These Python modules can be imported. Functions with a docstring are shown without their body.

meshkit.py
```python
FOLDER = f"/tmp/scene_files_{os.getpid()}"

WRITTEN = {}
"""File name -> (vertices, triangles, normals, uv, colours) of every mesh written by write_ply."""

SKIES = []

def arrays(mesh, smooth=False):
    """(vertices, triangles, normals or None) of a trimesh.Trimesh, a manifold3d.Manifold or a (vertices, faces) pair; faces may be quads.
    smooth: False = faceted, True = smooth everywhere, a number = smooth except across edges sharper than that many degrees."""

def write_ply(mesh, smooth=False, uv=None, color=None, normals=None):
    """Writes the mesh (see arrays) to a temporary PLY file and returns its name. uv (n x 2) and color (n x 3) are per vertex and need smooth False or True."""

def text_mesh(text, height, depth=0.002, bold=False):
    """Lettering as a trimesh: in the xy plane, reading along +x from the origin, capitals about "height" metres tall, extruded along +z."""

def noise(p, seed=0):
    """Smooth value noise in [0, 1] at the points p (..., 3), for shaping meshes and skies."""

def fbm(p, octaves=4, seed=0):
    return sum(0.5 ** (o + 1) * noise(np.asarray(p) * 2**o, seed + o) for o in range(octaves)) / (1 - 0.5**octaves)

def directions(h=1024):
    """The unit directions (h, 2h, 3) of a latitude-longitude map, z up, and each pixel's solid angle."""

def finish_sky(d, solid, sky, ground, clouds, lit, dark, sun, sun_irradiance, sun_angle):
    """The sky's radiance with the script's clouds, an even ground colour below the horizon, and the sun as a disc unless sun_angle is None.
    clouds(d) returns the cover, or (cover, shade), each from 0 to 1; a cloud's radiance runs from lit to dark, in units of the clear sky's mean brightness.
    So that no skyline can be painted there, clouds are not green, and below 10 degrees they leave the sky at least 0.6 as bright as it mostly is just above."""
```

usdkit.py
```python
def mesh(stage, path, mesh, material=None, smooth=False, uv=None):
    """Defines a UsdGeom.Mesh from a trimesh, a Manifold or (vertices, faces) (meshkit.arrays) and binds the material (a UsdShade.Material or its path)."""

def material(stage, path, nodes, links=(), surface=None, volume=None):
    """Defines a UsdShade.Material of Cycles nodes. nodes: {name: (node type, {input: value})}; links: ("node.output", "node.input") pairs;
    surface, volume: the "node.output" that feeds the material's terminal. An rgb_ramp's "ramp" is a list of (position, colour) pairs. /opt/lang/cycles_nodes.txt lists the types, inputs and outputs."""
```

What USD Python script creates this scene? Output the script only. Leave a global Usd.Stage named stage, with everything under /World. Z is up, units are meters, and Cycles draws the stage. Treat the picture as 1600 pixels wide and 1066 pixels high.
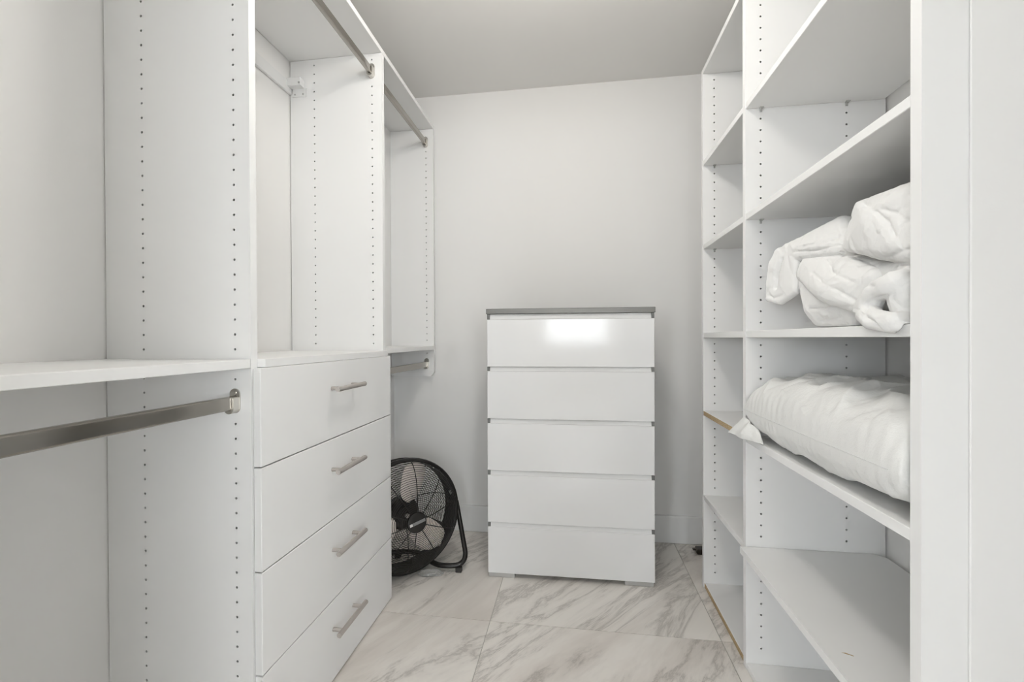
import math
import numpy as np, trimesh, manifold3d, usdkit, meshkit
from manifold3d import Manifold
from pxr import Gf, Sdf, Usd, UsdGeom, UsdLux, UsdShade
from shapely.geometry import Polygon, Point, box as sbox

stage = Usd.Stage.CreateInMemory()
UsdGeom.SetStageUpAxis(stage, UsdGeom.Tokens.z)
UsdGeom.SetStageMetersPerUnit(stage, 1.0)
UsdGeom.Xform.Define(stage, '/World')
PI = math.pi

# ---------------------------------------------------------------- camera
YAW, PITCH, ROLL, FPX = 0.14111, -0.00551, -0.0043, 683.0
fw = np.array([-math.sin(YAW) * math.cos(PITCH), math.cos(YAW) * math.cos(PITCH), math.sin(PITCH)])
rt = np.array([math.cos(YAW), math.sin(YAW), 0.0])
up = np.cross(rt, fw)
r2 = rt * math.cos(ROLL) + up * math.sin(ROLL)
u2 = -rt * math.sin(ROLL) + up * math.cos(ROLL)
cam = UsdGeom.Camera.Define(stage, '/World/camera')
M = Gf.Matrix4d(*r2, 0, *u2, 0, *(-fw), 0, 0, 0, 1.0, 1)
cam.AddTransformOp().Set(M)
cam.CreateHorizontalApertureAttr(36.0)
cam.CreateVerticalApertureAttr(36.0 * 1066 / 1600)
cam.CreateFocalLengthAttr(36.0 * FPX / 1600)
cam.CreateClippingRangeAttr(Gf.Vec2f(0.02, 100.0))
cam.CreateExposureAttr(-0.03)

# ---------------------------------------------------------------- light: two ceiling lamps of the closet (a globe and a flush downlight), daylight in the bedroom windows behind the camera
LAMP = (-0.10, 1.12)
globe = UsdLux.SphereLight.Define(stage, '/World/ceiling_lamp_globe_light')
globe.CreateRadiusAttr(0.085)
globe.CreateIntensityAttr(40.0)
globe.CreateColorAttr(Gf.Vec3f(1.0, 0.97, 0.925))
globe.AddTranslateOp().Set(Gf.Vec3d(LAMP[0], LAMP[1], 2.15))
spots = UsdLux.DiskLight.Define(stage, '/World/ceiling_lamp_down_light')
spots.CreateRadiusAttr(0.13)
spots.CreateIntensityAttr(8.0)
spots.CreateColorAttr(Gf.Vec3f(1.0, 0.97, 0.925))
spots.AddTranslateOp().Set(Gf.Vec3d(LAMP[0], 0.75, 2.228))
WINDOWS = [(-4.6, -2.0, 5.0, .4), (-0.40, 0.92, 5.0, .85), (2.0, 4.6, 5.0, .4)]   # x range on the bedroom's outer wall, intensity, sill height
for i, (wa, wb, wi, ws) in enumerate(WINDOWS):
    win = UsdLux.RectLight.Define(stage, '/World/daylight_window_light_%d' % i)
    win.CreateWidthAttr(wb - wa)
    win.CreateHeightAttr(2.3 - ws)
    win.CreateIntensityAttr(wi)
    win.CreateColorAttr(Gf.Vec3f(0.94, 0.975, 1.0))
    win.AddTranslateOp().Set(Gf.Vec3d((wa + wb) / 2, -5.62, (2.3 + ws) / 2))
    win.AddRotateXOp().Set(90.0)
dome = UsdLux.DomeLight.Define(stage, '/World/sky_light')
dome.CreateIntensityAttr(2.8)
dome.CreateColorAttr(Gf.Vec3f(0.90, 0.95, 1.0))


# ---------------------------------------------------------------- helpers
def mat(name, nodes, links=(), surface='p.BSDF'):
    return usdkit.material(stage, '/World/Looks/' + name, nodes, links, surface=surface)


def plain(name, color, rough=0.5, metal=0.0, spec=0.5, bump=0.0, bscale=400.0, **kw):
    n = {'p': ('principled_bsdf', dict(base_color=color, roughness=rough, metallic=metal, specular_ior_level=spec, **kw))}
    l = []
    if bump:
        n['g'] = ('geometry', {})
        n['n'] = ('noise_texture', dict(scale=bscale, detail=3))
        n['b'] = ('bump', dict(strength=bump, distance=0.002))
        l = [('g.position', 'n.vector'), ('n.fac', 'b.height'), ('b.normal', 'p.normal')]
    return mat(name, n, l)


counts = {}


def numbered(parent, name):
    k = (parent, name)
    n = counts.get(k, 0)
    counts[k] = n + 1
    return name if n == 0 else '%s_%03d' % (name, n)


def keys(prim, **kw):
    for k, v in kw.items():
        if v:
            prim.SetCustomDataByKey(k, v)


def thing(name, label=None, category=None, loc=(0, 0, 0), rz=0.0, group=None, kind=None):
    path = '/World/' + numbered('/World', name)
    x = UsdGeom.Xform.Define(stage, path)
    x.AddTranslateOp().Set(Gf.Vec3d(*loc))
    if rz:
        x.AddRotateZOp().Set(rz)
    keys(x.GetPrim(), label=label, category=category, group=group, kind=kind)
    return dict(path=path, loc=np.array(loc, float), local=bool(rz))


def tm(m):
    v, f, _ = meshkit.arrays(m)
    return trimesh.Trimesh(v, f, process=False)


def part(parent, name, mesh, material, smooth=False, label=None, kind=None, local=False):
    """A mesh under a thing or a part (parent dict). Meshes are given in world coordinates unless local."""
    m = tm(mesh)
    if not local:
        m.apply_translation(-parent['loc'])
    path = parent['path'] + '/' + numbered(parent['path'], name)
    p = usdkit.mesh(stage, path, m, material, smooth=smooth)
    keys(p.GetPrim(), label=label, kind=kind)
    return dict(path=path, loc=parent['loc'])


def top(name, mesh, material, label=None, category=None, group=None, kind=None, smooth=False):
    path = '/World/' + numbered('/World', name)
    p = usdkit.mesh(stage, path, tm(mesh), material, smooth=smooth)
    keys(p.GetPrim(), label=label, category=category, group=group, kind=kind)
    return dict(path=path, loc=np.zeros(3))


def bx(x0, x1, y0, y1, z0, z1):
    b = trimesh.creation.box([x1 - x0, y1 - y0, z1 - z0])
    b.apply_translation([(x0 + x1) / 2, (y0 + y1) / 2, (z0 + z1) / 2])
    return b


def cb(x0, x1, y0, y1, z0, z1, c=0.001):
    """box with chamfered edges"""
    pts = []
    for sx in (0, 1):
        for sy in (0, 1):
            for sz in (0, 1):
                p = np.array([(x0, x1)[sx], (y0, y1)[sy], (z0, z1)[sz]])
                d = np.array([1 - 2 * sx, 1 - 2 * sy, 1 - 2 * sz])
                for k in range(3):
                    q = p + d * c
                    q[k] = p[k]
                    pts.append(q)
    return trimesh.convex.convex_hull(np.array(pts))


def cat(*ms):
    return trimesh.util.concatenate([tm(m) for m in ms])


def cyl(p, q, r, n=16, r2=None):
    p, q = np.array(p, float), np.array(q, float)
    return tube([p, q], [r, r if r2 is None else r2], n, cap=True)


def tube(path, r, n=12, cap=True, closed=False, flat=None):
    """Swept round (or elliptic) section along a polyline, parallel transported."""
    P = np.array(path, float)
    R = np.broadcast_to(np.asarray(r, float), (len(P),))
    if closed:
        T = np.roll(P, -1, 0) - np.roll(P, 1, 0)
    else:
        T = np.gradient(P, axis=0)
    T /= np.linalg.norm(T, axis=1, keepdims=True)
    a = np.cross(T[0], [0, 0, 1.0])
    if np.linalg.norm(a) < 1e-3:
        a = np.cross(T[0], [1.0, 0, 0])
    a /= np.linalg.norm(a)
    V = []
    th = np.arange(n) * 2 * PI / n
    for i in range(len(P)):
        a = a - T[i] * (a @ T[i])
        a /= np.linalg.norm(a)
        b = np.cross(T[i], a)
        fa, fb = flat if flat else (1, 1)
        V.append(P[i] + R[i] * (np.cos(th)[:, None] * a * fa + np.sin(th)[:, None] * b * fb))
    V = np.array(V)
    k = len(P)
    F = []
    for i in range(k if closed else k - 1):
        i2 = (i + 1) % k
        for j in range(n):
            j2 = (j + 1) % n
            F += [[i * n + j, i * n + j2, i2 * n + j2], [i * n + j, i2 * n + j2, i2 * n + j]]
    V = V.reshape(-1, 3)
    if cap and not closed:
        V = np.vstack([V, P[0], P[-1]])
        c0, c1 = len(V) - 2, len(V) - 1
        for j in range(n):
            j2 = (j + 1) % n
            F += [[c0, j2, j], [c1, (k - 1) * n + j, (k - 1) * n + j2]]
    m = trimesh.Trimesh(V, F, process=False)
    if m.volume < 0:
        m.invert()
    return m


def ring(c, n, R, r, seg=64, sides=6):
    """torus around axis n at c"""
    n = np.array(n, float) / np.linalg.norm(n)
    a = np.cross(n, [0, 0, 1.0])
    a = a / np.linalg.norm(a) if np.linalg.norm(a) > 1e-6 else np.array([1.0, 0, 0])
    b = np.cross(n, a)
    th = np.arange(seg) * 2 * PI / seg
    return tube(c + R * (np.cos(th)[:, None] * a + np.sin(th)[:, None] * b), r, sides, closed=True)


def lathe(profile, seg=48):
    """closed (r, z) profile about +z"""
    m = trimesh.creation.revolve(np.array(profile, float), sections=seg)
    if m.volume < 0:
        m.invert()
    return m


def extrude(poly, d):
    geoms = getattr(poly, 'geoms', [poly])
    return trimesh.util.concatenate([trimesh.creation.extrude_polygon(g, d, engine='earcut') for g in geoms])


def place(m, X, Y, Z, o):
    """maps local axes to world axes X, Y, Z with origin o"""
    T = np.eye(4)
    T[:3, 0], T[:3, 1], T[:3, 2], T[:3, 3] = X, Y, Z, o
    m = tm(m)
    m.apply_transform(T)
    if np.linalg.det(T[:3, :3]) < 0:
        m.invert()
    return m


def ridges(P, scale, warp, seed, sharp):
    q = P * scale + warp * np.stack([meshkit.noise(P * 8, seed + 1), meshkit.noise(P * 8, seed + 2), meshkit.noise(P * 8, seed + 3)], -1)
    return (1 - np.abs(2 * meshkit.noise(q, seed) - 1)) ** sharp


# ---------------------------------------------------------------- materials
melamine = plain('white_melamine', (0.865, 0.862, 0.85), 0.42, bump=0.03, bscale=900)
melamine_edge = plain('white_edge_band', (0.87, 0.865, 0.85), 0.4)
paint = plain('wall_paint', (0.85, 0.842, 0.825), 0.75, spec=0.25, bump=0.05, bscale=350)
ceil_paint = plain('ceiling_paint', (0.88, 0.868, 0.845), 0.85, spec=0.2, bump=0.05, bscale=300)
trim_paint = plain('trim_paint', (0.84, 0.84, 0.83), 0.4)
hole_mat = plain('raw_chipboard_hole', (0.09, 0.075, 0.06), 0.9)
gloss_white = plain('gloss_white_lacquer', (0.84, 0.84, 0.838), 0.11, spec=0.5)
chest_white = plain('chest_side_white', (0.80, 0.80, 0.80), 0.4)
groove_white = plain('drawer_groove_white', (0.74, 0.74, 0.735), 0.5)
grey_cap = plain('dark_grey_plastic', (0.16, 0.16, 0.155), 0.5)
alu = plain('brushed_aluminium', (0.20, 0.196, 0.184), 0.40, metal=0.45, bump=0.05, bscale=700)
alu_foot = plain('satin_aluminium_foot', (0.56, 0.56, 0.56), 0.35, metal=0.7)
chrome = plain('polished_nickel', (0.37, 0.35, 0.32), 0.16, metal=1.0)
flange_mat = plain('satin_nickel', (0.62, 0.60, 0.56), 0.32, metal=1.0)
nickel = plain('brushed_nickel_handle', (0.60, 0.56, 0.53), 0.34, metal=1.0)
plastic_white = plain('white_plastic', (0.80, 0.80, 0.79), 0.45)
pin_mat = plain('clear_grey_pin', (0.45, 0.45, 0.43), 0.35)
black_paint = plain('black_powder_coat', (0.012, 0.011, 0.010), 0.34)
wire_mat = plain('black_wire', (0.016, 0.013, 0.011), 0.4)
rubber = plain('black_rubber', (0.03, 0.028, 0.027), 0.7)
blade_mat = plain('fan_blade_metal', (0.80, 0.735, 0.675), 0.35, metal=0.15)
screw_mat = plain('zinc_screw', (0.72, 0.72, 0.70), 0.3, metal=0.9)
label_grey = plain('hub_label_grey', (0.20, 0.20, 0.20), 0.5)
label_white = plain('hub_label_white', (0.68, 0.67, 0.65), 0.5)
lamp_white = plain('lamp_housing', (0.8, 0.8, 0.8), 0.5)
brown_plastic = plain('dark_brown_plastic', (0.022, 0.015, 0.010), 0.35)
grout = plain('grout', (0.50, 0.47, 0.43), 0.9)
bed_floor = plain('bedroom_floor', (0.70, 0.66, 0.61), 0.3)
bag = mat('clear_plastic_bag', {'f': ('fresnel', {'IOR': 1.6}), 't': ('transparent_bsdf', {'color': (0.95, 0.96, 0.96)}), 'g': ('glossy_bsdf', {'color': (1, 1, 1), 'roughness': 0.10}), 'd': ('translucent_bsdf', {'color': (0.9, 0.9, 0.9)}),
                                'm': ('mix_closure', {}), 'x': ('mix_closure', {'fac': 0.22})}, [('f.fac', 'm.fac'), ('t.BSDF', 'm.closure1'), ('g.BSDF', 'm.closure2'), ('m.closure', 'x.closure1'), ('d.BSDF', 'x.closure2')], surface='x.closure')
raw_edge = mat('raw_particleboard_edge', {'g': ('geometry', {}), 'n': ('noise_texture', dict(scale=260, detail=3)), 'r': ('rgb_ramp', {'ramp': [(0.3, (0.40, 0.29, 0.16)), (0.7, (0.60, 0.46, 0.28))]}),
                                          'p': ('principled_bsdf', dict(roughness=0.8))}, [('g.position', 'n.vector'), ('n.fac', 'r.fac'), ('r.color', 'p.base_color')])


def cloth(name, color, scale):
    return mat(name, {'g': ('geometry', {}), 'n': ('noise_texture', dict(scale=scale, detail=4, roughness=0.6)), 'b': ('bump', dict(strength=0.35, distance=0.004)),
                      'p': ('principled_bsdf', dict(base_color=color, roughness=0.9, specular_ior_level=0.2, sheen_weight=0.15, sheen_roughness=0.5))},
               [('g.position', 'n.vector'), ('n.fac', 'b.height'), ('b.normal', 'p.normal')])


comforter_mat = cloth('white_comforter_cotton', (0.785, 0.78, 0.765), 55)
pillow_mat = cloth('white_pillowcase_cotton', (0.775, 0.775, 0.755), 70)


def marble(name, seed):
    """polished porcelain with soft diagonal grey-brown veins"""
    n = {
        'g': ('geometry', {}),
        'm': ('mapping', dict(mapping_type='point', location=(seed * 3.1, seed * 1.7, seed * 2.3), rotation=(0, 0, math.radians(-53)), scale=(1, 1, 1))),
        's': ('mapping', dict(mapping_type='point', scale=(0.50, 2.0, 1))),
        'w': ('noise_texture', dict(scale=2.2, detail=4, roughness=0.55)),
        'wm': ('mix_vector', dict(fac=0.13)),
        'n1': ('noise_texture', dict(scale=1.5, detail=7, roughness=0.60, distortion=0.4)),
        'n2': ('noise_texture', dict(scale=1.5, detail=10, roughness=0.66, distortion=0.8)),
        'a': ('math', dict(math_type='subtract', value2=0.5)),
        'ab': ('math', dict(math_type='absolute')),
        'vr': ('rgb_ramp', {'ramp': [(0.0, (0.48, 0.48, 0.48)), (0.008, (0.30, 0.30, 0.30)), (0.03, (0.09, 0.09, 0.09)), (0.075, (0, 0, 0))]}),
        'c': ('rgb_ramp', {'ramp': [(0.28, (0.66, 0.61, 0.56)), (0.40, (0.77, 0.72, 0.67)), (0.48, (0.855, 0.815, 0.765)), (0.75, (0.885, 0.85, 0.80))]}),
        'x': ('mix', dict(mix_type='mix', color2=(0.22, 0.19, 0.165))),
        'p': ('principled_bsdf', dict(roughness=0.2, specular_ior_level=0.45)),
    }
    l = [('g.position', 'm.vector'), ('m.vector', 's.vector'), ('s.vector', 'w.vector'), ('s.vector', 'wm.a'), ('w.color', 'wm.b'), ('wm.result', 'n1.vector'), ('wm.result', 'n2.vector'),
         ('n2.fac', 'a.value1'), ('a.value', 'ab.value1'), ('ab.value', 'vr.fac'), ('n1.fac', 'c.fac'), ('vr.color', 'x.fac'), ('c.color', 'x.color1'), ('x.color', 'p.base_color')]
    return mat(name, n, l)


marbles = [marble('marble_tile_%s' % w, s) for w, s in (('pale', 1.0), ('veined', 2.37), ('grey', 3.81), ('warm', 5.2))]

# ---------------------------------------------------------------- dimensions (metres; camera at x=0 y=0 z=1, y into the closet)
XL, XCH, XR = -1.101, -0.953, 0.8955        # left wall, furred-out left wall of the far bay, right wall
YB, ZC = 2.222, 2.272                      # back wall, ceiling
YF = 0.12                                 # wall with the doorway behind the camera
XRET, YRET = 0.5705, 0.7222                 # wall face closing the right shelving towards the door

# ---------------------------------------------------------------- the room
TS, G = 0.776, 0.0011
floor = thing('floor', kind='structure')
part(floor, 'grout_bed', bx(XL - .1, XR + .1, YF, YB + .1, -0.05, -0.0022), grout)
k = 0
for i, x0 in enumerate(-1.074 + TS * np.arange(-1, 3)):
    for j, y0 in enumerate(1.516 + TS * np.arange(-4, 1)):
        xa, xb, ya, yb = max(x0, XL - .05) + G, min(x0 + TS, XR + .05) - G, max(y0, YF) + G, min(y0 + TS, YB + .05) - G
        if xb - xa > .02 and yb - ya > .02:
            part(floor, 'tile', cb(xa, xb, ya, yb, -0.012, 0.0, 0.0007), marbles[(i * 3 + j * 2 + 1) % 4])

top('wall_left', bx(XL - .1, XL, YF, YB + .1, -.05, ZC + .05), paint, kind='structure')
top('wall_left_furring', bx(XL + .0005, XCH, 1.602, YB - .0005, 0, ZC - .0005), paint, kind='structure')
top('wall_back', bx(XL, XR, YB, YB + .1, -.05, ZC + .05), paint, kind='structure')
top('wall_right', bx(XR, XR + .1, YF, YB + .1, -.05, ZC + .05), paint, kind='structure')
top('wall_right_return', cb(XRET, XR - .0005, YRET, 0.7264, 0, ZC - .0005, .001), paint, kind='structure')
top('ceiling', bx(XL - .1, XR + .1, YF - .1, YB + .1, ZC, ZC + .1), ceil_paint, kind='structure')
DX0, DX1, DZ = -0.45, 0.42, 2.06
top('wall_front', cat(bx(XL - .1, DX0, YF - .1, YF, -.05, ZC + .05), bx(DX1, XR + .1, YF - .1, YF, -.05, ZC + .05), bx(DX0, DX1, YF - .1, YF, DZ, ZC + .05)), paint, kind='structure')
tr = thing('trim_1', kind='structure')
for a, b, c, d in ((DX0 - .07, DX0 + .015, 0, DZ + .07), (DX1 - .015, DX1 + .07, 0, DZ + .07), (DX0 + .0155, DX1 - .0155, DZ - .015, DZ + .07)):
    part(tr, 'door_casing', cb(a, b, YF - .001, YF + .018, c, d, .003), trim_paint)
# bedroom beyond the doorway, behind the camera
BX, BY, BZ = 5.0, -5.6, 2.6
top('floor_bedroom', bx(-BX, BX, BY, YF - .1, -.05, -0.0005), bed_floor, kind='structure')
top('ceiling_bedroom', bx(-BX, BX, BY, YF - .1, BZ, BZ + .1), ceil_paint, kind='structure')
top('wall_bedroom_left', bx(-BX - .1, -BX, BY, YF - .1, -.05, BZ + .1), paint, kind='structure')
top('wall_bedroom_right', bx(BX, BX + .1, BY, YF - .1, -.05, BZ + .1), paint, kind='structure')
top('wall_bedroom_inner', cat(bx(-BX, XL - .1, YF - .2, YF - .1, -.05, BZ + .1), bx(XR + .1, BX, YF - .2, YF - .1, -.05, BZ + .1), bx(XL - .1, XR + .1, YF - .2, YF - .1, ZC + .1, BZ + .1)), paint, kind='structure')
cuts = [-BX] + [v for w in WINDOWS for v in w[:2]] + [BX]
top('wall_bedroom_outer', cat(*[bx(cuts[i], cuts[i + 1], BY, BY + .1, -.05, BZ + .1) for i in (0, 2, 4, 6)], *[bx(w[0], w[1], BY, BY + .1, -.05, w[3]) for w in WINDOWS], *[bx(w[0], w[1], BY, BY + .1, 2.3, BZ + .1) for w in WINDOWS]), paint, kind='structure')
for i, (wa, wb, _, ws) in enumerate(WINDOWS):
    w1 = thing('window_%d' % (i + 1), kind='structure')
    for q in (bx(wa, wb, BY + .02, BY + .07, ws, ws + .06), bx(wa, wb, BY + .02, BY + .07, 2.24, 2.3), bx(wa, wa + .05, BY + .02, BY + .07, ws + .06, 2.24), bx(wb - .05, wb, BY + .02, BY + .07, ws + .06, 2.24), bx((wa + wb) / 2 - .025, (wa + wb) / 2 + .025, BY + .02, BY + .07, ws + .06, 2.24)):
        part(w1, 'window_frame', q, trim_paint)


# baseboards: flat board with an eased top and a caulk line
def board(x0, x1, y0, y1, h=.134):
    return cb(x0, x1, y0, y1, 0.0008, h, .0022)


top('baseboard_back', board(XCH + .0005, XR - .0005, YB - .0145, YB - .0005), trim_paint, kind='structure')
top('baseboard_left', board(XCH + .0005, XCH + .0145, 1.62, YB - .015), trim_paint, kind='structure')
top('baseboard_right', board(XR - .0145, XR - .0005, YF + .02, YRET - .001), trim_paint, kind='structure')

# ceiling lamps just out of view, above the middle of the closet
cl = thing('ceiling_lamp', 'round white globe lamp holder on the ceiling in the middle of the closet', 'lamp', (LAMP[0], LAMP[1], ZC))
part(cl, 'housing', place(lathe([(0, 0), (.075, 0), (.075, .012), (.040, .030), (0, .030)]), (1, 0, 0), (0, -1, 0), (0, 0, -1), (0, 0, -.0005)), lamp_white, smooth=30, local=True)
cl = thing('ceiling_lamp', 'round flush white downlight on the ceiling nearer the doorway', 'lamp', (LAMP[0], 0.75, ZC))
part(cl, 'housing', place(lathe([(0, 0), (.15, 0), (.15, .030), (.142, .038), (.136, .038), (.136, .028), (0, .028)]), (1, 0, 0), (0, -1, 0), (0, 0, -1), (0, 0, -.0005)), lamp_white, smooth=30, local=True)

# ---------------------------------------------------------------- panels with shelf-pin holes
PITCH32, HR = 0.03378, 0.0029


def column(x, z0, z1, ref):
    """hole centres at 32-mm-system spacing through a measured height"""
    k0, k1 = math.ceil((z0 - ref) / PITCH32), math.floor((z1 - ref) / PITCH32)
    return [(x, ref + k * PITCH32) for k in range(k0, k1 + 1)]


def bored_panel(parent, poly, y, th, holes, label=None, edge=None):
    """upright panel normal to y: front face at y, bored with blind pin holes lined in raw chipboard"""
    disc = [Polygon([(hx + HR * math.cos(a), hz + HR * math.sin(a)) for a in np.arange(8) * PI / 4]) for hx, hz in holes]
    face = poly
    from shapely import union_all
    if disc:
        face = poly.difference(union_all(disc))
    d1 = .009
    front = place(extrude(face, d1), (1, 0, 0), (0, 0, 1), (0, 1, 0), (0, y, 0))
    back = place(extrude(poly, th - d1), (1, 0, 0), (0, 0, 1), (0, 1, 0), (0, y + d1, 0))
    p = part(parent, 'side_panel', cat(front, back), melamine, label=label)
    if disc:
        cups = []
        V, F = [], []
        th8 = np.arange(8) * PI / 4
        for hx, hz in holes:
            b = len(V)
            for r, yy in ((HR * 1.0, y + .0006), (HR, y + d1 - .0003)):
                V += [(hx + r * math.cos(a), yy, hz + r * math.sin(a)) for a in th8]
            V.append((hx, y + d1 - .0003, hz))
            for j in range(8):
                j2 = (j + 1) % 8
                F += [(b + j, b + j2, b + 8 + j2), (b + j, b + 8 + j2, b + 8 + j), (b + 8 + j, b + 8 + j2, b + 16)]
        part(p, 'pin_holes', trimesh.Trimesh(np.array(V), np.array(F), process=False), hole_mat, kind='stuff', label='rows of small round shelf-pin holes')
    return p


def shelf(parent, x0, x1, y0, y1, z0, z1, name='shelf', label=None, raw=None, pins=None, right=False):
    s = part(parent, name, cb(x0, x1, y0, y1, z0, z1, .0012), melamine, label=label)
    if raw is not None:  # bare chipboard front edge
        xa, xb = raw
        part(s, 'raw_edge', bx(xa, xb, y0 + .001, y1 - .001, z0 + .0013, z1 - .0013), raw_edge, label='bare tan chipboard front edge')
    for (px_, py_, sgn) in (pins or []):
        m = cat(cyl((px_, py_, z0 - .003), (px_, py_ + sgn * .009, z0 - .003), .0028, 10), cyl((px_, py_ + sgn * .002, z0 - .0006), (px_, py_ + sgn * .010, z0 - .0006), .0052, 10), bx(px_ - .003, px_ + .003, min(py_, py_ + sgn * .002), max(py_, py_ + sgn * .002), z0 - .012, z0 - .0006))
        part(s, 'shelf_pin', m, pin_mat)
    return s


def oval_rod(parent, y0, y1, x, z, hw=.0075, hh=.0145):
    """oval wardrobe tube along y with a cup flange at each end"""
    sec = sbox(-hw + .005, -hh + .005, hw - .005, hh - .005).buffer(.005, 5)
    t = place(extrude(sec, y1 - y0 - .004), (1, 0, 0), (0, 0, 1), (0, 1, 0), (x, y0 + .002, z))
    r = part(parent, 'hanging_rod', t, chrome, smooth=40)
    for yy, s in ((y0, 1), (y1, -1)):
        st = Polygon(np.concatenate([[(.0125 * math.cos(q), .019 + .0125 * math.sin(q)) for q in np.linspace(0, PI, 14)], [(.0125 * math.cos(q), -.012 + .0125 * math.sin(q)) for q in np.linspace(PI, 2 * PI, 14)]]))
        plate = extrude(st, .0025)
        cupo = Polygon(np.concatenate([[(.0118, .012), (-.0118, .012)], [(.0118 * math.cos(q), -.012 + .0118 * math.sin(q)) for q in np.linspace(PI, 2 * PI, 14)]]))
        cupi = Polygon(np.concatenate([[(.0082, .02), (-.0082, .02)], [(.0082 * math.cos(q), -.0075 + .0082 * math.sin(q)) for q in np.linspace(PI, 2 * PI, 14)]]))
        m = cat(plate, extrude(cupo.difference(cupi), .020), extrude(Point(0, .022).buffer(.0045, 6), .004))
        part(r, 'flange', place(m, (1, 0, 0), (0, 0, 1), (0, s, 0), (x, yy + s * .0004, z)), flange_mat, smooth=40)
    return r


# ---------------------------------------------------------------- left run: hanging bay, drawer bay, hanging bay under one top shelf
XE = -0.720                 # front edge of the left panels
P1, P2, P3, TH = 0.891, 1.580, 2.190, 0.020
ZT = 2.088                  # underside of the top shelf
ZS0, ZS1 = 0.936, 0.956     # mid shelves / counter
P0 = 0.1205                  # panel closing the near bay, beside the doorway
HF, HB = -0.7595, -0.9965   # hole columns

top('top_shelf', cb(XL + .001, XE, P0, P3 + TH, ZT + .001, ZT + .020, .0012), melamine, 'long white top shelf running over the left hanging bays and drawers', 'shelf')

u1 = thing('hanging_unit', 'near left hanging bay with white shelf and thick chrome rod below it', 'wardrobe unit', (-0.91, 0.65, 0))
part(u1, 'side_panel', cb(XL + .001, XE, P0, P0 + TH, 0.001, ZT), melamine)
shelf(u1, XL + .001, XE, P0 + TH + .0005, P1 - .0006, ZS0, ZS1)
oval_rod(u1, P0 + TH, P1 - .0003, -0.7590, 0.8585, hh=.0155)
part(u1, 'wall_rail', cb(XL + .001, XL + .012, P0 + TH + .001, P1 - .001, 1.957, 2.001, .001), plastic_white)

u2 = thing('drawer_unit', 'white drawer cabinet with four handled drawers and open hanging space above', 'drawer cabinet', (-0.91, 1.245, 0))
side = sbox(XL + .0035, 0.001, XE, ZT)
bored_panel(u2, side, P1, TH, column(HF, .05, ZT - .03, 0.9783) + column(HB, .05, ZT - .03, 0.9783))
h2 = column(HF, ZS1 + .02, ZT - .012, 0.98382) + column(HB, ZS1 + .02, ZT - .012, 0.98382)
bored_panel(u2, side, P2, TH, h2)
shelf(u2, XL + .001, XE + .0190, P1 + TH + .0005, P2 - .0005, ZS0, ZS1, name='counter')
part(u2, 'back_panel', bx(XL + .002, XL + .010, P1 + TH + .001, P2 - .001, .01, ZS0 - .001), melamine)
ZD = [(0.7115, 0.9354), (0.4735, 0.7085), (0.2380, 0.4705), (0.0040, 0.2350)]
for (za, zb), hz in zip(ZD, (0.857, 0.620, 0.385, 0.152)):
    d = part(u2, 'drawer', cat(cb(-0.7185, -0.700, P1 + .004, P2 + TH - .001, za, zb, .0012), bx(-1.06, -0.7187, P1 + TH + .02, P2 - .02, za + .02, zb - .05)), melamine)
    zc = hz
    bar = cat(cyl((-0.668, 1.163, zc), (-0.668, 1.327, zc), .0072, 16), cyl((-0.7003, 1.187, zc), (-0.6685, 1.187, zc), .0055, 12), cyl((-0.7003, 1.303, zc), (-0.6685, 1.303, zc), .0055, 12))
    part(d, 'bar_handle', bar, nickel, smooth=40, label='brushed nickel bar handle')
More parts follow.
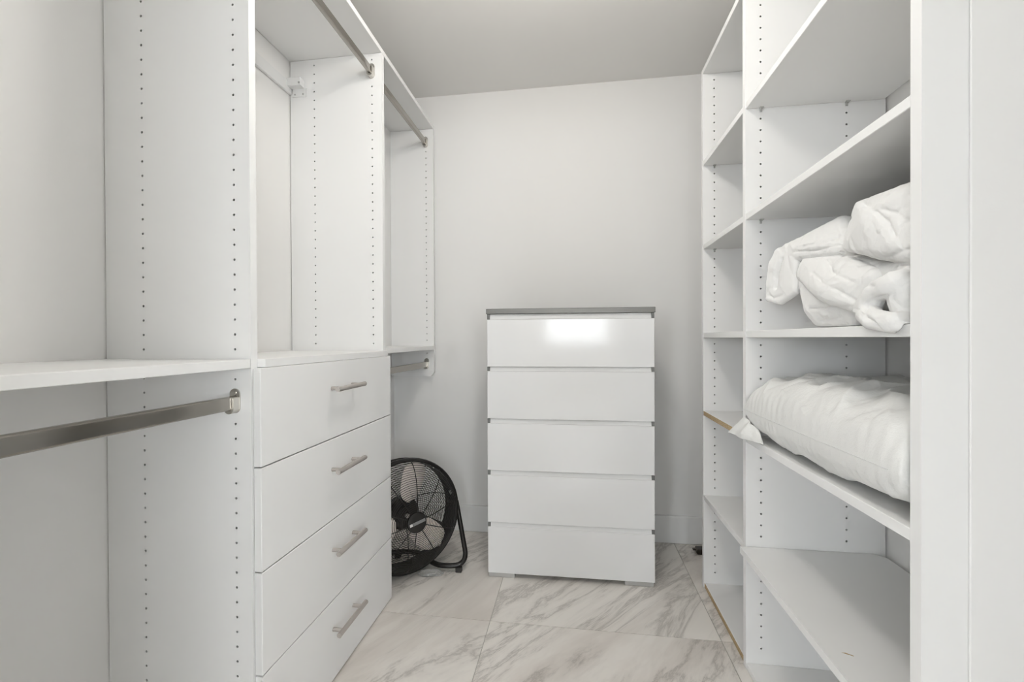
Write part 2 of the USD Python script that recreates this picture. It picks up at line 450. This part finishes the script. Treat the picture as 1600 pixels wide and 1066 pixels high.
oval_rod(u2, P1 + TH, P2, -0.760, 2.018)
part(u2, 'wall_rail', cb(XL + .001, XL + .012, P1 + TH + .001, P2 - .001, 1.957, 2.001, .001), plastic_white)
br = part(u2, 'rail_bracket', cat(cb(-1.098, -1.036, P2 - .030, P2 - .0015, 1.977, 2.010, .002), cb(-1.087, -1.028, P2 - .004, P2 - .0004, 1.946, 1.978, .001)), plastic_white, label='white plastic rail hanger cover')
for sx in (-1.075, -1.041):
    part(br, 'screw', cyl((sx, P2 - .0042, 1.9555), (sx, P2 - .0052, 1.9555), .0035, 10), pin_mat)
part(br, 'screw', cyl((-1.041, P2 - .0302, 1.986), (-1.041, P2 - .0316, 1.986), .004, 10), pin_mat)

u3 = thing('hanging_unit', 'narrow far left hanging bay open at the bottom above the fan', 'wardrobe unit', (-0.84, 1.9, 0.8))
zb3 = 0.806
poly3 = sbox(XCH + .0008, zb3, XE, ZT).difference(sbox(XE - .030, zb3, XE, zb3 + .030)).union(Point(XE - .030, zb3 + .030).buffer(.030, 12).intersection(sbox(XE - .030, zb3, XE, zb3 + .030)))
h3 = [h for h in column(-0.7585, zb3 + .02, ZT - .02, 0.99327) if abs(h[1] - .96) > .02]
bored_panel(u3, poly3, P3, TH, h3)
shelf(u3, XCH + .0008, XE, P2 + TH + .0006, P3 - .0006, .944, .964)
oval_rod(u3, P2 + TH, P3, -0.760, 2.018)
oval_rod(u3, P2 + TH, P3, -0.760, 0.868)

# ---------------------------------------------------------------- right run: two shelving bays
RX0, RX1 = 0.510, 0.889
D0, E0, N0 = 1.399, 1.834, 0.727          # divider, far panel, near panel: faces towards the camera
RT = 2.048
RHF, RHB = 0.5530, 0.7865
ZSH = [(1.684, 1.703), (1.352, 1.371), (1.0, 1.020), (0.685, 0.705), (0.352, 0.371)]
top('top_shelf', cb(RX0, RX1, N0, E0 + TH, RT + .0005, RT + .020, .0012), melamine, 'long white top shelf running over the right shelving bays', 'shelf')

s1 = thing('shelving_unit', 'near right white shelving bay holding the bunched comforter and the pillow', 'shelving unit', (0.70, 1.07, 0))
sideR = sbox(RX0, 0.001, RX1, RT)
ref = 1.0449
hd = [h for h in column(RHF, .04, RT - .03, ref) + column(RHB, .04, RT - .03, ref) if all(not (a - .012 < h[1] < b + .004) for a, b in ZSH)]
bored_panel(s1, sideR, N0, .022, [])
pins = [(RHF, D0 - .0006, -1), (RHB, D0 - .0006, -1), (RHF, N0 + .0226, 1), (RHB, N0 + .0226, 1)]
shelf(s1, RX0 + .001, RX1 - .003, N0 + .0225, D0 - .0005, *ZSH[0], pins=pins)
shelf(s1, RX0 + .001, RX1 - .003, N0 + .0225, D0 - .0005, *ZSH[1], pins=pins)
shelf(s1, RX0 + .001, RX1 - .003, N0 + .0225, D0 - .0005, *ZSH[2])
shelf(s1, RX0 + .001, RX1 - .003, N0 + .0225, D0 - .0005, *ZSH[3], pins=pins)
# lowest loose shelf, pulled a little forward, with clipped back corners
za, zb = ZSH[4]
pe = Polygon([(.4925, N0 + .024), (.880, N0 + .024), (.880, D0 - .022), (.858, D0 - .002), (.4925, D0 - .002)])
sE = part(s1, 'shelf', place(extrude(pe, zb - za), (1, 0, 0), (0, 1, 0), (0, 0, 1), (0, 0, za)), melamine, label='loose lower shelf pulled slightly forward')
part(sE, 'chip', place(extrude(Polygon([(-.010, -.0018), (.009, -.0005), (.010, .0012), (-.004, .002)]), .0003), (math.cos(-.5), math.sin(-.5), 0), (-math.sin(-.5), math.cos(-.5), 0), (0, 0, 1), (.535, .948, zb + .0001)), raw_edge, label='small brown chip in the surface')
shelf(s1, RX0 + .001, RX1 - .003, N0 + .0225, D0 - .0005, .0015, .0195)

s2 = thing('shelving_unit', 'narrow far right white shelving bay with two bare chipboard shelf edges', 'shelving unit', (0.70, 1.63, 0))
bored_panel(s2, sideR, D0, TH, hd)
hf = [h for h in column(RHF, .04, RT - .02, 1.0430) if all(not (a - .012 < h[1] < b + .004) for a, b in ZSH)]
bored_panel(s2, sideR, E0, TH, hf + [(RHB, z) for _, z in hf])
pins2 = [(RHF, E0 - .0006, -1), (RHB, E0 - .0006, -1), (RHF, D0 + TH + .0006, 1), (RHB, D0 + TH + .0006, 1)]
for i, (za, zb) in enumerate(ZSH):
    if i == 3:
        shelf(s2, RX0 + .0015, RX1 - .003, D0 + TH + .0005, E0 - .0005, .690, .709, raw=(RX0 + .0003, RX0 + .0018), pins=pins2)
    else:
        shelf(s2, RX0 + .001, RX1 - .003, D0 + TH + .0005, E0 - .0005, za, zb, pins=None if i in (2, 4) else pins2)
shelf(s2, RX0 + .0045, RX1 - .003, D0 + TH + .0005, E0 - .0005, .0015, .0195, raw=(RX0 + .003, RX0 + .0048))

# ---------------------------------------------------------------- chest of drawers (local frame: origin at the front centre of its base, +y back)
CW, CD = 0.339, 0.36
ch = thing('chest_of_drawers', 'glossy white five-drawer chest with grey metallic top edge against the back wall', 'chest of drawers', (-0.0215, 1.8005, 0), rz=0.85)
L = dict(local=True)
part(ch, 'carcass', cat(cb(-CW + .003, -CW + .019, .020, CD, .022, 1.101, .0008), cb(CW - .019, CW - .003, .020, CD, .022, 1.101, .0008), bx(-CW + .019, CW - .019, CD - .008, CD, .024, 1.10), bx(-CW + .019, CW - .019, .02, CD - .008, .024, .04)), chest_white, **L)
part(ch, 'top_panel', cb(-CW - .004, CW + .004, -.002, CD, 1.1025, 1.1245, .0015), alu, label='grey metallic top board with brushed edge', **L)
fronts = [(.883, 1.0795), (.666, .8640), (.450, .6465), (.232, .4300), (.0195, .2130)]
for i, (za, zb) in enumerate(fronts):
    d = part(ch, 'drawer', cat(cb(-CW, CW, 0, .018, za, zb, .0012), bx(-CW + .03, CW - .03, .019, CD - .03, za + .02, zb - .03)), gloss_white, **L)
    zt = (1.1023, .8828, .6658, .4498, .2318)[i]
    # the recessed finger groove above the front: a sloping light rail with dark end caps
    g = np.array([(.0005, zb + .0006), (.0175, zb + .0006), (.0175, zt - .0006), (.0070, zt - .0006)])
    gr = place(extrude(Polygon(g), 2 * CW - .024), (0, 1, 0), (0, 0, 1), (1, 0, 0), (-CW + .012, 0, 0))
    part(d, 'finger_groove', gr, groove_white, **L)
    for s in (-1, 1):
        xa, xb = sorted((s * (CW - .0004), s * (CW - .0118)))
        part(d, 'groove_cap', bx(xa, xb, .0006, .0178, zb + .0008, zt - .0008), grey_cap, label='dark grey end cap of the groove', **L)
for xa, xb in ((-CW + .002, -CW + .112), (CW - .118, CW - .004)):
    for ya, yb in ((.004, .06), (CD - .06, CD - .004)):
        part(ch, 'foot', cb(xa, xb, ya, yb, .0004, .0190, .0012), alu_foot, label='flat silver foot', **L)

# ---------------------------------------------------------------- floor fan (local: +z is the blowing axis, built about the rim centre, then turned)
FA, FT = math.radians(42.0), math.radians(4.9)
nrm = np.array([math.sin(FA) * math.cos(FT), -math.cos(FA) * math.cos(FT), math.sin(FT)])
e1 = np.array([math.cos(FA), math.sin(FA), 0.0])
e2 = np.cross(nrm, e1)
FC = np.array([-0.7045, 1.7735, 0.2475])
FR = 0.2405


def fp(m):
    return place(m, e1, e2, nrm, FC)


def fpt(x, y, z):
    return FC + x * e1 + y * e2 + z * nrm


fan = thing('floor_fan', 'black round drum floor fan standing under the far left bay', 'fan', (FC[0], FC[1], 0))
DR = .088                                   # drum depth
Ro, Rb = FR, FR - .010
part(fan, 'drum', fp(lathe([(Ro - .016, .003), (Ro - .010, .007), (Ro - .003, .006), (Ro, .001), (Ro, -.010), (Ro - .007, -.016), (Ro - .008, -.030), (Rb - .006, -DR + .012), (Rb, -DR + .006), (Rb, -DR), (Rb - .012, -DR), (Rb - .012, -DR + .006), (Ro - .016, -.03), (Ro - .016, .003)], 96)), black_paint, smooth=35)


def dome(r, sign=1.0, depth=.075, base=.002):
    """height of the wire grille above the rim plane at radius r"""
    q = np.clip(r / (Ro - .012), 0, 1)
    return base + sign * depth * (1 - q ** 2.6) ** 0.62


def grille(sign, zoff, name, n_rings, depth, rmin, spokes, phase, twist):
    rings = [ring(np.array([0, 0, zoff + dome(rr, sign, depth, 0)]), (0, 0, 1), rr, .00105, 72, 5) for rr in np.linspace(rmin, Ro - .018, n_rings)]
    g = part(fan, name, fp(cat(*rings)), wire_mat, smooth=True)
    for kx in range(spokes):
        a0 = phase + kx * 2 * PI / spokes
        pth = []
        for rr in np.linspace(rmin - .012, Ro - .011, 18):
            a = a0 + twist * (1 - rr / Ro)
            pth.append((rr * math.cos(a), rr * math.sin(a), zoff + dome(rr, sign, depth, 0) - sign * .0022))
        part(g, 'spoke', fp(tube(pth, .0019, 6)), wire_mat, smooth=True)
    return g


fg = grille(1, .004, 'front_grille', 24, .106, .046, 10, .22, .0)
cap = part(fg, 'hub_cap', fp(cat(lathe([(0, .104), (.041, .104), (.0425, .107), (.040, .1125), (.030, .1145), (0, .115)], 48))), black_paint, smooth=35, label='black round hub cap with a grey label bar')
lab = place(extrude(sbox(-.020, -.0062, .034, .0062), .0006), (math.cos(.2), math.sin(.2), 0), (-math.sin(.2), math.cos(.2), 0), (0, 0, 1), (0, 0, .1152))
labw = place(extrude(sbox(-.033, -.0055, -.0215, .0055), .0006), (math.cos(.2), math.sin(.2), 0), (-math.sin(.2), math.cos(.2), 0), (0, 0, 1), (0, 0, .1152))
part(cap, 'label_bar', fp(lab), label_grey)
part(cap, 'label_mark', fp(labw), label_white)
grille(-1, -DR, 'rear_grille', 20, .045, .05, 8, .1, .5)

# blades: three broad twisted metal paddles on a black spider
for kb, ang in enumerate((74, -47, 200)):
    a0 = math.radians(ang)
    V, nU, nV = [], 18, 12
    for iu in range(nU + 1):
        u = iu / nU
        rr = .050 + (.224 - .050) * u
        half = (.028 + .036 * math.sin(PI * min(u * .62 + .16, 1))) * math.sqrt(max(1e-3, 1 - max(0, (abs(u - .5) - .22) / .285) ** 2.4))
        for iv in range(nV + 1):
            v = -1 + 2 * iv / nV
            s = v * half
            tw = math.radians(27 - 13 * u)
            V.append((rr, s * math.cos(tw), -.026 + s * math.sin(tw) + .010 * (1 - v * v)))
    V = np.array(V)
    V = np.vstack([V, V + [0, 0, -.0014]])
    F = []
    nn = (nU + 1) * (nV + 1)
    idx = lambda i, j: i * (nV + 1) + j
    for i in range(nU):
        for j in range(nV):
            a, b, c, d = idx(i, j), idx(i + 1, j), idx(i + 1, j + 1), idx(i, j + 1)
            F += [(a, b, c), (a, c, d), (nn + a, nn + c, nn + b), (nn + a, nn + d, nn + c)]
    edge = [idx(0, j) for j in range(nV)] + [idx(i, nV) for i in range(nU)] + [idx(nU, j) for j in range(nV, 0, -1)] + [idx(i, 0) for i in range(nU, 0, -1)]
    for q in range(len(edge)):
        a, b = edge[q], edge[(q + 1) % len(edge)]
        F += [(a, nn + a, nn + b), (a, nn + b, b)]
    m = trimesh.Trimesh(V, F, process=False)
    ca, sa = math.cos(a0), math.sin(a0)
    m = place(m, (ca, sa, 0), (-sa, ca, 0), (0, 0, 1), (0, 0, 0))
    bl = part(fan, 'blade', fp(m), blade_mat, smooth=40)
    arm = Polygon([(.02, -.024), (.06, -.030), (.084, -.024), (.090, 0), (.084, .024), (.06, .030), (.02, .024)])
    am = place(extrude(arm, .003), (ca, sa, 0), (-sa, ca, 0), (0, 0, 1), (0, 0, -.0405))
    part(bl, 'blade_arm', fp(am), black_paint)
    for q in (-.011, .011):
        part(bl, 'rivet', fp(cyl((.078 * ca - q * sa, .078 * sa + q * ca, -.0300), (.078 * ca - q * sa, .078 * sa + q * ca, -.0150), .0035, 8)), screw_mat)
part(fan, 'motor', fp(cat(lathe([(0, -.030), (.058, -.034), (.068, -.044), (.068, -.090), (.060, -.104), (0, -.108)], 40), place(bx(-.225, .225, -.022, .022, -DR + .001, -DR + .006), (math.cos(2.6), math.sin(2.6), 0), (-math.sin(2.6), math.cos(2.6), 0), (0, 0, 1), (0, 0, 0)))), black_paint, smooth=35)
hubm = part(fan, 'blade_hub', fp(lathe([(0, -.018), (.036, -.018), (.036, -.011), (.022, -.009), (0, -.009)], 32)), black_paint, smooth=35)
part(hubm, 'hub_nut', fp(cyl((0, 0, -.010), (0, 0, .004), .0095, 12)), screw_mat)
# side pivots and rim screws
for a in (0.0, PI):
    part(fan, 'pivot_knob', fp(cyl(((Ro - .009) * math.cos(a), 0, -.045), ((Ro + .014) * math.cos(a), 0, -.045), .013, 16)), screw_mat if a == 0 else black_paint, smooth=35)
for a in (.95, .23):
    part(fan, 'rim_screw', fp(cyl(((Ro - .020) * math.cos(a), (Ro - .020) * math.sin(a), -.006 if a > .5 else -.03), ((Ro + .001) * math.cos(a), (Ro + .001) * math.sin(a), -.002 if a > .5 else -.03), .0045 if a > .5 else .010, 12)), screw_mat)


def rounded(points, r, n=7):
    """polyline with its inner corners rounded"""
    P = [np.array(p, float) for p in points]
    out = [P[0]]
    for a, b, c in zip(P[:-2], P[1:-1], P[2:]):
        d1, d2 = a - b, c - b
        l = min(r, .48 * np.linalg.norm(d1), .48 * np.linalg.norm(d2))
        p, q = b + d1 / np.linalg.norm(d1) * l, b + d2 / np.linalg.norm(d2) * l
        for t in np.linspace(0, 1, n):
            out.append((1 - t) ** 2 * p + 2 * t * (1 - t) * b + t * t * q)
    return out + [P[-1]]


piv_r, piv_l = fpt(Ro + .013, 0, -.045), fpt(-Ro - .008, 0, -.045)
SZ = .0265
stand_pts = rounded([piv_r, (-0.452, 1.846, SZ), (-0.600, 1.790, SZ)], .075) 
stand_pts = rounded([piv_r, (-0.456, 1.828, SZ), (-0.590, 1.800, SZ), (-0.690, 1.915, SZ), (-0.845, 1.90, SZ), (-0.925, 1.70, SZ), piv_l], .07, 9)
st = part(fan, 'stand', tube(stand_pts, .0108, 12), black_paint, smooth=True, label='black bent tube stand')
for fx, fy in ((-0.492, 1.8195), (-0.69, 1.906), (-0.80, 1.90)):
    part(st, 'foot', cb(fx - .014, fx + .012, fy - .011, fy + .011, .0005, .0215, .002), rubber, label='black rubber foot')

# crumpled clear plastic bag under the fan
bm = trimesh.creation.icosphere(subdivisions=3)
bp = np.array(bm.vertices)
amp = .80 + .30 * ridges(bp, 1.7, .8, 5, 1.0) + .30 * (meshkit.fbm(bp * 2.4, 2, 9) - .5)
bp = bp * amp[:, None] * [.052, .015, .015]
bp[:, 1] += .12 * bp[:, 0]
bp += [-.604, 1.774, .0105]
bp[:, 2] = np.maximum(bp[:, 2], .0006)
top('plastic_bag', trimesh.Trimesh(bp, bm.faces, process=False), bag, 'crumpled clear plastic bag on the floor under the fan stand', 'plastic bag')

# small dark power adapter lying on the tiles behind the far right panel
ad = thing('power_adapter', 'small dark brown adapter on the floor by the right shelving foot', 'adapter', (0.580, 2.125, 0))
part(ad, 'body', cb(0.557, 0.612, 2.105, 2.150, .0006, .024, .005), brown_plastic)
part(ad, 'tab', cb(0.543, 0.5568, 2.118, 2.136, .013, .020, .002), brown_plastic)

# ---------------------------------------------------------------- bunched comforter on the middle right shelf
lobes = [
    [(0.720, 0.994, 1.253, 0.075), (0.700, 1.069, 1.252, 0.066), (0.680, 1.154, 1.228, 0.050)],  #back
    [(0.562, 0.960, 1.263, 0.007), (0.552, 0.971, 1.185, 0.012), (0.552, 0.859, 1.163, 0.028), (0.555, 0.791, 1.143, 0.030), (0.580, 0.827, 1.220, 0.045), (0.560, 0.891, 1.213, 0.036)],  #upper
    [(0.552, 1.226, 1.225, 0.020), (0.550, 1.202, 1.209, 0.016), (0.600, 1.074, 1.245, 0.028), (0.580, 1.005, 1.186, 0.022), (0.572, 1.095, 1.210, 0.028)],  #arm
    [(0.545, 1.245, 1.221, 0.019), (0.530, 1.259, 1.191, 0.016), (0.525, 1.270, 1.107, 0.011), (0.552, 1.180, 1.200, 0.015), (0.545, 1.175, 1.115, 0.012), (0.535, 1.223, 1.095, 0.011)],  #flap
    [(0.552, 1.144, 1.150, 0.018), (0.558, 1.144, 1.181, 0.014), (0.565, 1.057, 1.168, 0.014), (0.565, 1.000, 1.147, 0.022), (0.560, 0.901, 1.103, 0.028), (0.545, 0.921, 1.062, 0.020), (0.540, 1.010, 1.097, 0.028)],  #mid
    [(0.555, 1.144, 1.132, 0.018), (0.555, 1.107, 1.070, 0.021), (0.560, 1.096, 1.043, 0.016), (0.565, 0.969, 1.035, 0.018), (0.560, 0.951, 1.072, 0.018)],  #low
    [(0.520, 0.870, 1.048, 0.020), (0.503, 0.820, 1.029, 0.018), (0.501, 0.772, 1.022, 0.016), (0.545, 0.787, 1.027, 0.018)],  #roll1
    [(0.520, 0.870, 1.048, 0.020), (0.520, 0.837, 1.079, 0.020), (0.522, 0.797, 1.087, 0.022), (0.552, 0.797, 1.090, 0.028)],  #roll2
    [(0.532, 0.795, 1.075, 0.024), (0.540, 0.796, 1.040, 0.022)],  #roll3
    [(0.580, 1.005, 1.156, 0.018), (0.575, 0.925, 1.133, 0.018), (0.570, 0.871, 1.117, 0.020), (0.560, 0.792, 1.105, 0.026)],  #fold
    [(0.66, 0.84, 1.10, 0.075), (0.66, 1.02, 1.10, 0.075), (0.70, 0.95, 1.17, 0.08)],  # bulk behind
]
HULLED = (1, 2, 3, 4, 5, 10)   # padded slabs rather than rolls


def ball(x, y, z, r):
    return Manifold.sphere(r, 20).translate((x, y, z))


def sausages(chains):
    out = []
    for i, c in enumerate(chains):
        if i in HULLED:
            out.append(Manifold.batch_hull([ball(*a) for a in c]))
            continue
        for a, b in zip(c[:-1], c[1:]):
            out.append(Manifold.batch_hull([ball(*a), ball(*b)]))
    return Manifold.batch_boolean(out, manifold3d.OpType.Add)


def mbox(x0, x1, y0, y1, z0, z1):
    return Manifold.cube((x1 - x0, y1 - y0, z1 - z0)).translate((x0, y0, z0))


cm = sausages(lobes) - mbox(.3, 1.0, .3, N0 + .0232, .9, 1.5) - mbox(RX0 - .002, 1.0, .3, 1.5, .9, 1.0205) - mbox(RX1 - .004, 1.2, .3, 1.5, .9, 1.5)
# creases pressed into the fabric: depth, half width, points along the crease
creases = [
    (0.0190, 0.0080, [(0.527, 1.216, 1.202), (0.522, 1.225, 1.171), (0.520, 1.235, 1.130)]),
    (0.0060, 0.0050, [(0.516, 1.259, 1.113), (0.520, 1.239, 1.104), (0.526, 1.209, 1.108)]),
    (0.0070, 0.0050, [(0.549, 0.931, 1.258), (0.530, 0.860, 1.223), (0.529, 0.827, 1.194), (0.527, 0.808, 1.166)]),
    (0.0060, 0.0045, [(0.548, 0.922, 1.256), (0.532, 0.847, 1.223), (0.534, 0.815, 1.207), (0.536, 0.790, 1.187)]),
    (0.0060, 0.0050, [(0.534, 0.838, 1.135), (0.526, 0.804, 1.138), (0.528, 0.779, 1.141)]),
    (0.0060, 0.0050, [(0.535, 1.090, 1.066), (0.540, 1.021, 1.063), (0.525, 0.930, 1.058), (0.496, 0.851, 1.049)]),
    (0.0060, 0.0045, [(0.546, 1.065, 1.036), (0.545, 0.996, 1.041), (0.497, 0.861, 1.040)]),
    (0.0050, 0.0050, [(0.530, 1.071, 1.147), (0.520, 1.015, 1.119), (0.521, 0.954, 1.092), (0.527, 0.913, 1.069)]),
    (0.0050, 0.0045, [(0.549, 1.051, 1.172), (0.533, 0.998, 1.136), (0.528, 0.925, 1.107), (0.500, 0.816, 1.085)]),
    (0.0050, 0.0045, [(0.541, 1.130, 1.217), (0.550, 1.066, 1.213), (0.567, 1.027, 1.220)]),
    (0.0050, 0.0040, [(0.537, 1.167, 1.211), (0.547, 1.086, 1.197), (0.557, 1.019, 1.197)]),
    (0.0050, 0.0045, [(0.506, 0.834, 1.063), (0.510, 0.800, 1.068), (0.518, 0.777, 1.070)]),
    (0.0060, 0.0040, [(0.490, 0.832, 1.041), (0.488, 0.788, 1.015), (0.496, 0.757, 1.019)]),
    (0.0060, 0.0045, [(0.505, 0.841, 1.058), (0.486, 0.814, 1.034), (0.486, 0.788, 1.020)]),
    (0.0060, 0.0045, [(0.550, 0.963, 1.239), (0.572, 1.028, 1.229), (0.560, 1.015, 1.202)]),
    (0.0050, 0.0045, [(0.551, 0.857, 1.255), (0.545, 0.804, 1.233)]),
    (0.0050, 0.0045, [(0.544, 0.839, 1.118), (0.546, 0.826, 1.124), (0.536, 0.790, 1.121)]),
]


def polyline_distance(P, pts):
    best = np.full(len(P), 9.0)
    for a, b in zip(np.array(pts[:-1]), np.array(pts[1:])):
        t = np.clip(((P - a) @ (b - a)) / ((b - a) @ (b - a)), 0, 1)
        best = np.minimum(best, np.linalg.norm(P - a - t[:, None] * (b - a), axis=1))
    return best


cm = cm.refine_to_length(.0031)
cm = tm(cm)
cm = trimesh.Trimesh(cm.vertices, cm.faces, process=True)
trimesh.smoothing.filter_taubin(cm, lamb=.5, nu=.52, iterations=22)
nv = np.array(cm.vertex_normals)
P = np.array(cm.vertices)
RA = np.array([[.86, .10, -.50], [.30, .70, .65], [.41, -.71, .57]])
RBm = np.array([[.75, -.45, .48], [-.30, .55, .78], [-.58, -.70, .40]])
PA_, PB_ = P @ RA.T, P @ RBm.T
patch = np.clip(2.4 * meshkit.noise(P * 13, 77) - .7, 0, 1)
d = .0034 * (meshkit.noise(P * [15, 11, 17], 5) - .5)
d += .0019 * (ridges(PA_, [20, 9, 62], 1.1, 11, 2.0) - .3) * patch
d += .0017 * (ridges(PB_, [18, 66, 12], 1.1, 23, 2.0) - .3) * (1 - patch)
d -= .0024 * ridges(PA_, [6, 25, 8], .9, 47, 14.0) + .0020 * ridges(PB_, [7, 9, 30], .9, 91, 16.0)
for dep, wd, pts in creases:
    r = polyline_distance(P, pts)
    d -= .95 * dep * np.exp(-r / (.62 * wd))
cm.vertices = P + nv * d[:, None]
trimesh.smoothing.filter_taubin(cm, lamb=.4, nu=.42, iterations=1)
cv = np.array(cm.vertices)
inside = cv[:, 0] > RX0 - .004
cv[inside, 2] = np.maximum(cv[inside, 2], 1.0206)
cv[:, 1] = np.maximum(cv[:, 1], N0 + .0226)
cv[:, 0] = np.minimum(cv[:, 0], RX1 - .004)
cm.vertices = cv
top('comforter', cm, comforter_mat, 'bunched white comforter stuffed on the middle right shelf', 'comforter', smooth=True)

# ---------------------------------------------------------------- pillow on the shelf below
pw = thing('pillow', 'plump white pillow in a cotton case on the lower right shelf', 'pillow', (0.69, 1.08, 0.7055))
NU, NV = 150, 96
U, Vv = np.meshgrid(np.linspace(-1, 1, NU), np.linspace(-1, 1, NV), indexing='ij')
PA, PB, PYC, PXC, PZM = .318, .196, 1.073, .696, .786


PROT = np.array([[.83, -.56, 0], [.56, .83, 0], [0, 0, 1.0]])


def pillow_sheet(sign):
    au, av = np.abs(U), np.abs(Vv)
    f = (np.clip(1 - np.where(U < 0, au ** 9.0, au ** 6.5), 0, 1) ** .44) * (np.clip(1 - np.where(Vv < 0, av ** 4.2, av ** 3.0), 0, 1) ** .47)
    y = PYC + PA * U * (1 - .035 * (1 - Vv ** 2))
    x = PXC + PB * Vv * (1 + .02 * (1 - U ** 2))
    slump = .80 + .20 * np.clip((1 + U) / 1.1, 0, 1)          # a little lower towards the near end
    h = (.112 * (.9 + .1 * slump) if sign > 0 else .080) * f
    z = PZM + sign * h
    Q = np.stack([x, y, z], -1)
    near_front, near_end = np.clip(1 - (Vv + 1) / .55, 0, 1), np.clip(1 - (1 - U) / .30, 0, 1)
    on = np.clip(f * 3, 0, 1)
    pl = np.sin(y * 210 + 14 * meshkit.noise(Q * 12, 2)) * near_front * on * np.clip(2.6 * meshkit.noise(Q * [5, 9, 5], 9) - 1.1, 0, 1)
    pe_ = np.sin(x * 170 + 10 * meshkit.noise(Q * 13, 5)) * near_end * on
    big = ridges(Q.reshape(-1, 3) @ PROT.T, [9, 5, 8], 1.3, 31, 3.0).reshape(U.shape)
    med = ridges(Q.reshape(-1, 3) @ PROT.T, [26, 9, 20], 1.2, 57, 4.0).reshape(U.shape)
    cut = ridges(Q.reshape(-1, 3) @ PROT.T, [7, 13, 9], 1.2, 71, 9.0).reshape(U.shape)
    dz = .0012 * pl + .0008 * pe_ + (.0150 * (big - .3) + .0050 * (med - .15) - .0060 * cut) * np.clip(f * 1.5, 0, 1) + .020 * (meshkit.fbm(Q * 4.5, 2, 7) - .5) * np.clip(f * 2, 0, 1)
    if sign < 0:
        dz = .70 * dz
    Q[..., 2] += sign * dz
    Q[..., 0] -= .003 * pl * near_front
    if sign < 0:
        Q[..., 2] = np.maximum(Q[..., 2], .7060)
    return Q


T, B = pillow_sheet(1), pillow_sheet(-1)
V = np.vstack([T.reshape(-1, 3), B.reshape(-1, 3)])
V[:, 0] = np.clip(V[:, 0], .4, RX1 - .006)
F = []
o = NU * NV
for i in range(NU - 1):
    a = i * NV + np.arange(NV - 1)
    F += [np.stack([a, a + NV, a + NV + 1], 1), np.stack([a, a + NV + 1, a + 1], 1), np.stack([o + a, o + a + NV + 1, o + a + NV], 1), np.stack([o + a, o + a + 1, o + a + NV + 1], 1)]
pm = trimesh.Trimesh(V, np.vstack(F), process=False)
pm.merge_vertices(digits_vertex=6)
if pm.volume < 0:
    pm.invert()
part(pw, 'pillow_body', pm, pillow_mat, smooth=True)
i_rim = [T[i, 0] for i in range(6, NU - 4)]
part(pw, 'seam', tube([p + [.0004, 0, .0002] for p in i_rim], .0009, 6), pillow_mat, smooth=True)
# the loose hem of the case hanging over the shelf edge at the left corner
hu, hv = np.meshgrid(np.linspace(0, 1, 34), np.linspace(0, 1, 26), indexing='ij')
ca_, cb_, cc_, cd_ = (np.array(p) for p in ((.505, 1.392, .765), (.470, 1.432, .7075), (.509, 1.315, .742), (.500, 1.258, .7125)))
H = (ca_[None, None] * ((1 - hu) * (1 - hv))[..., None] + cb_ * ((1 - hu) * hv)[..., None] + cc_ * (hu * (1 - hv))[..., None] + cd_ * (hu * hv)[..., None])
bul = np.sin(PI * hu) * np.sin(PI * np.clip(hv * .9 + .1, 0, 1))
H[..., 0] -= .010 * bul + .0045 * np.sin(hu * 13 + 2.2 * hv) * np.sin(PI * hu) + .003 * (meshkit.noise(H * 60, 4) - .5)
H[..., 2] -= .004 * np.sin(PI * hu) * hv
H2 = H + np.array([.0045, 0, 0])
hn = hu.size
hf_ = []
for i in range(33):
    for j in range(25):
        a = i * 26 + j
        hf_ += [(a, a + 27, a + 26), (a, a + 1, a + 27), (hn + a, hn + a + 26, hn + a + 27), (hn + a, hn + a + 27, hn + a + 1)]
rim_ = [i * 26 for i in range(33)] + [33 * 26 + j for j in range(25)] + [i * 26 + 25 for i in range(33, 0, -1)] + [j for j in range(25, 0, -1)]
for q in range(len(rim_)):
    a, b = rim_[q], rim_[(q + 1) % len(rim_)]
    hf_ += [(a, b, hn + b), (a, hn + b, hn + a)]
hm = trimesh.Trimesh(np.vstack([H.reshape(-1, 3), H2.reshape(-1, 3)]), hf_, process=False)
if hm.volume < 0:
    hm.invert()
part(pw, 'pillowcase_hem', hm, pillow_mat, smooth=True, label='loose pillowcase hem drooping over the shelf edge')
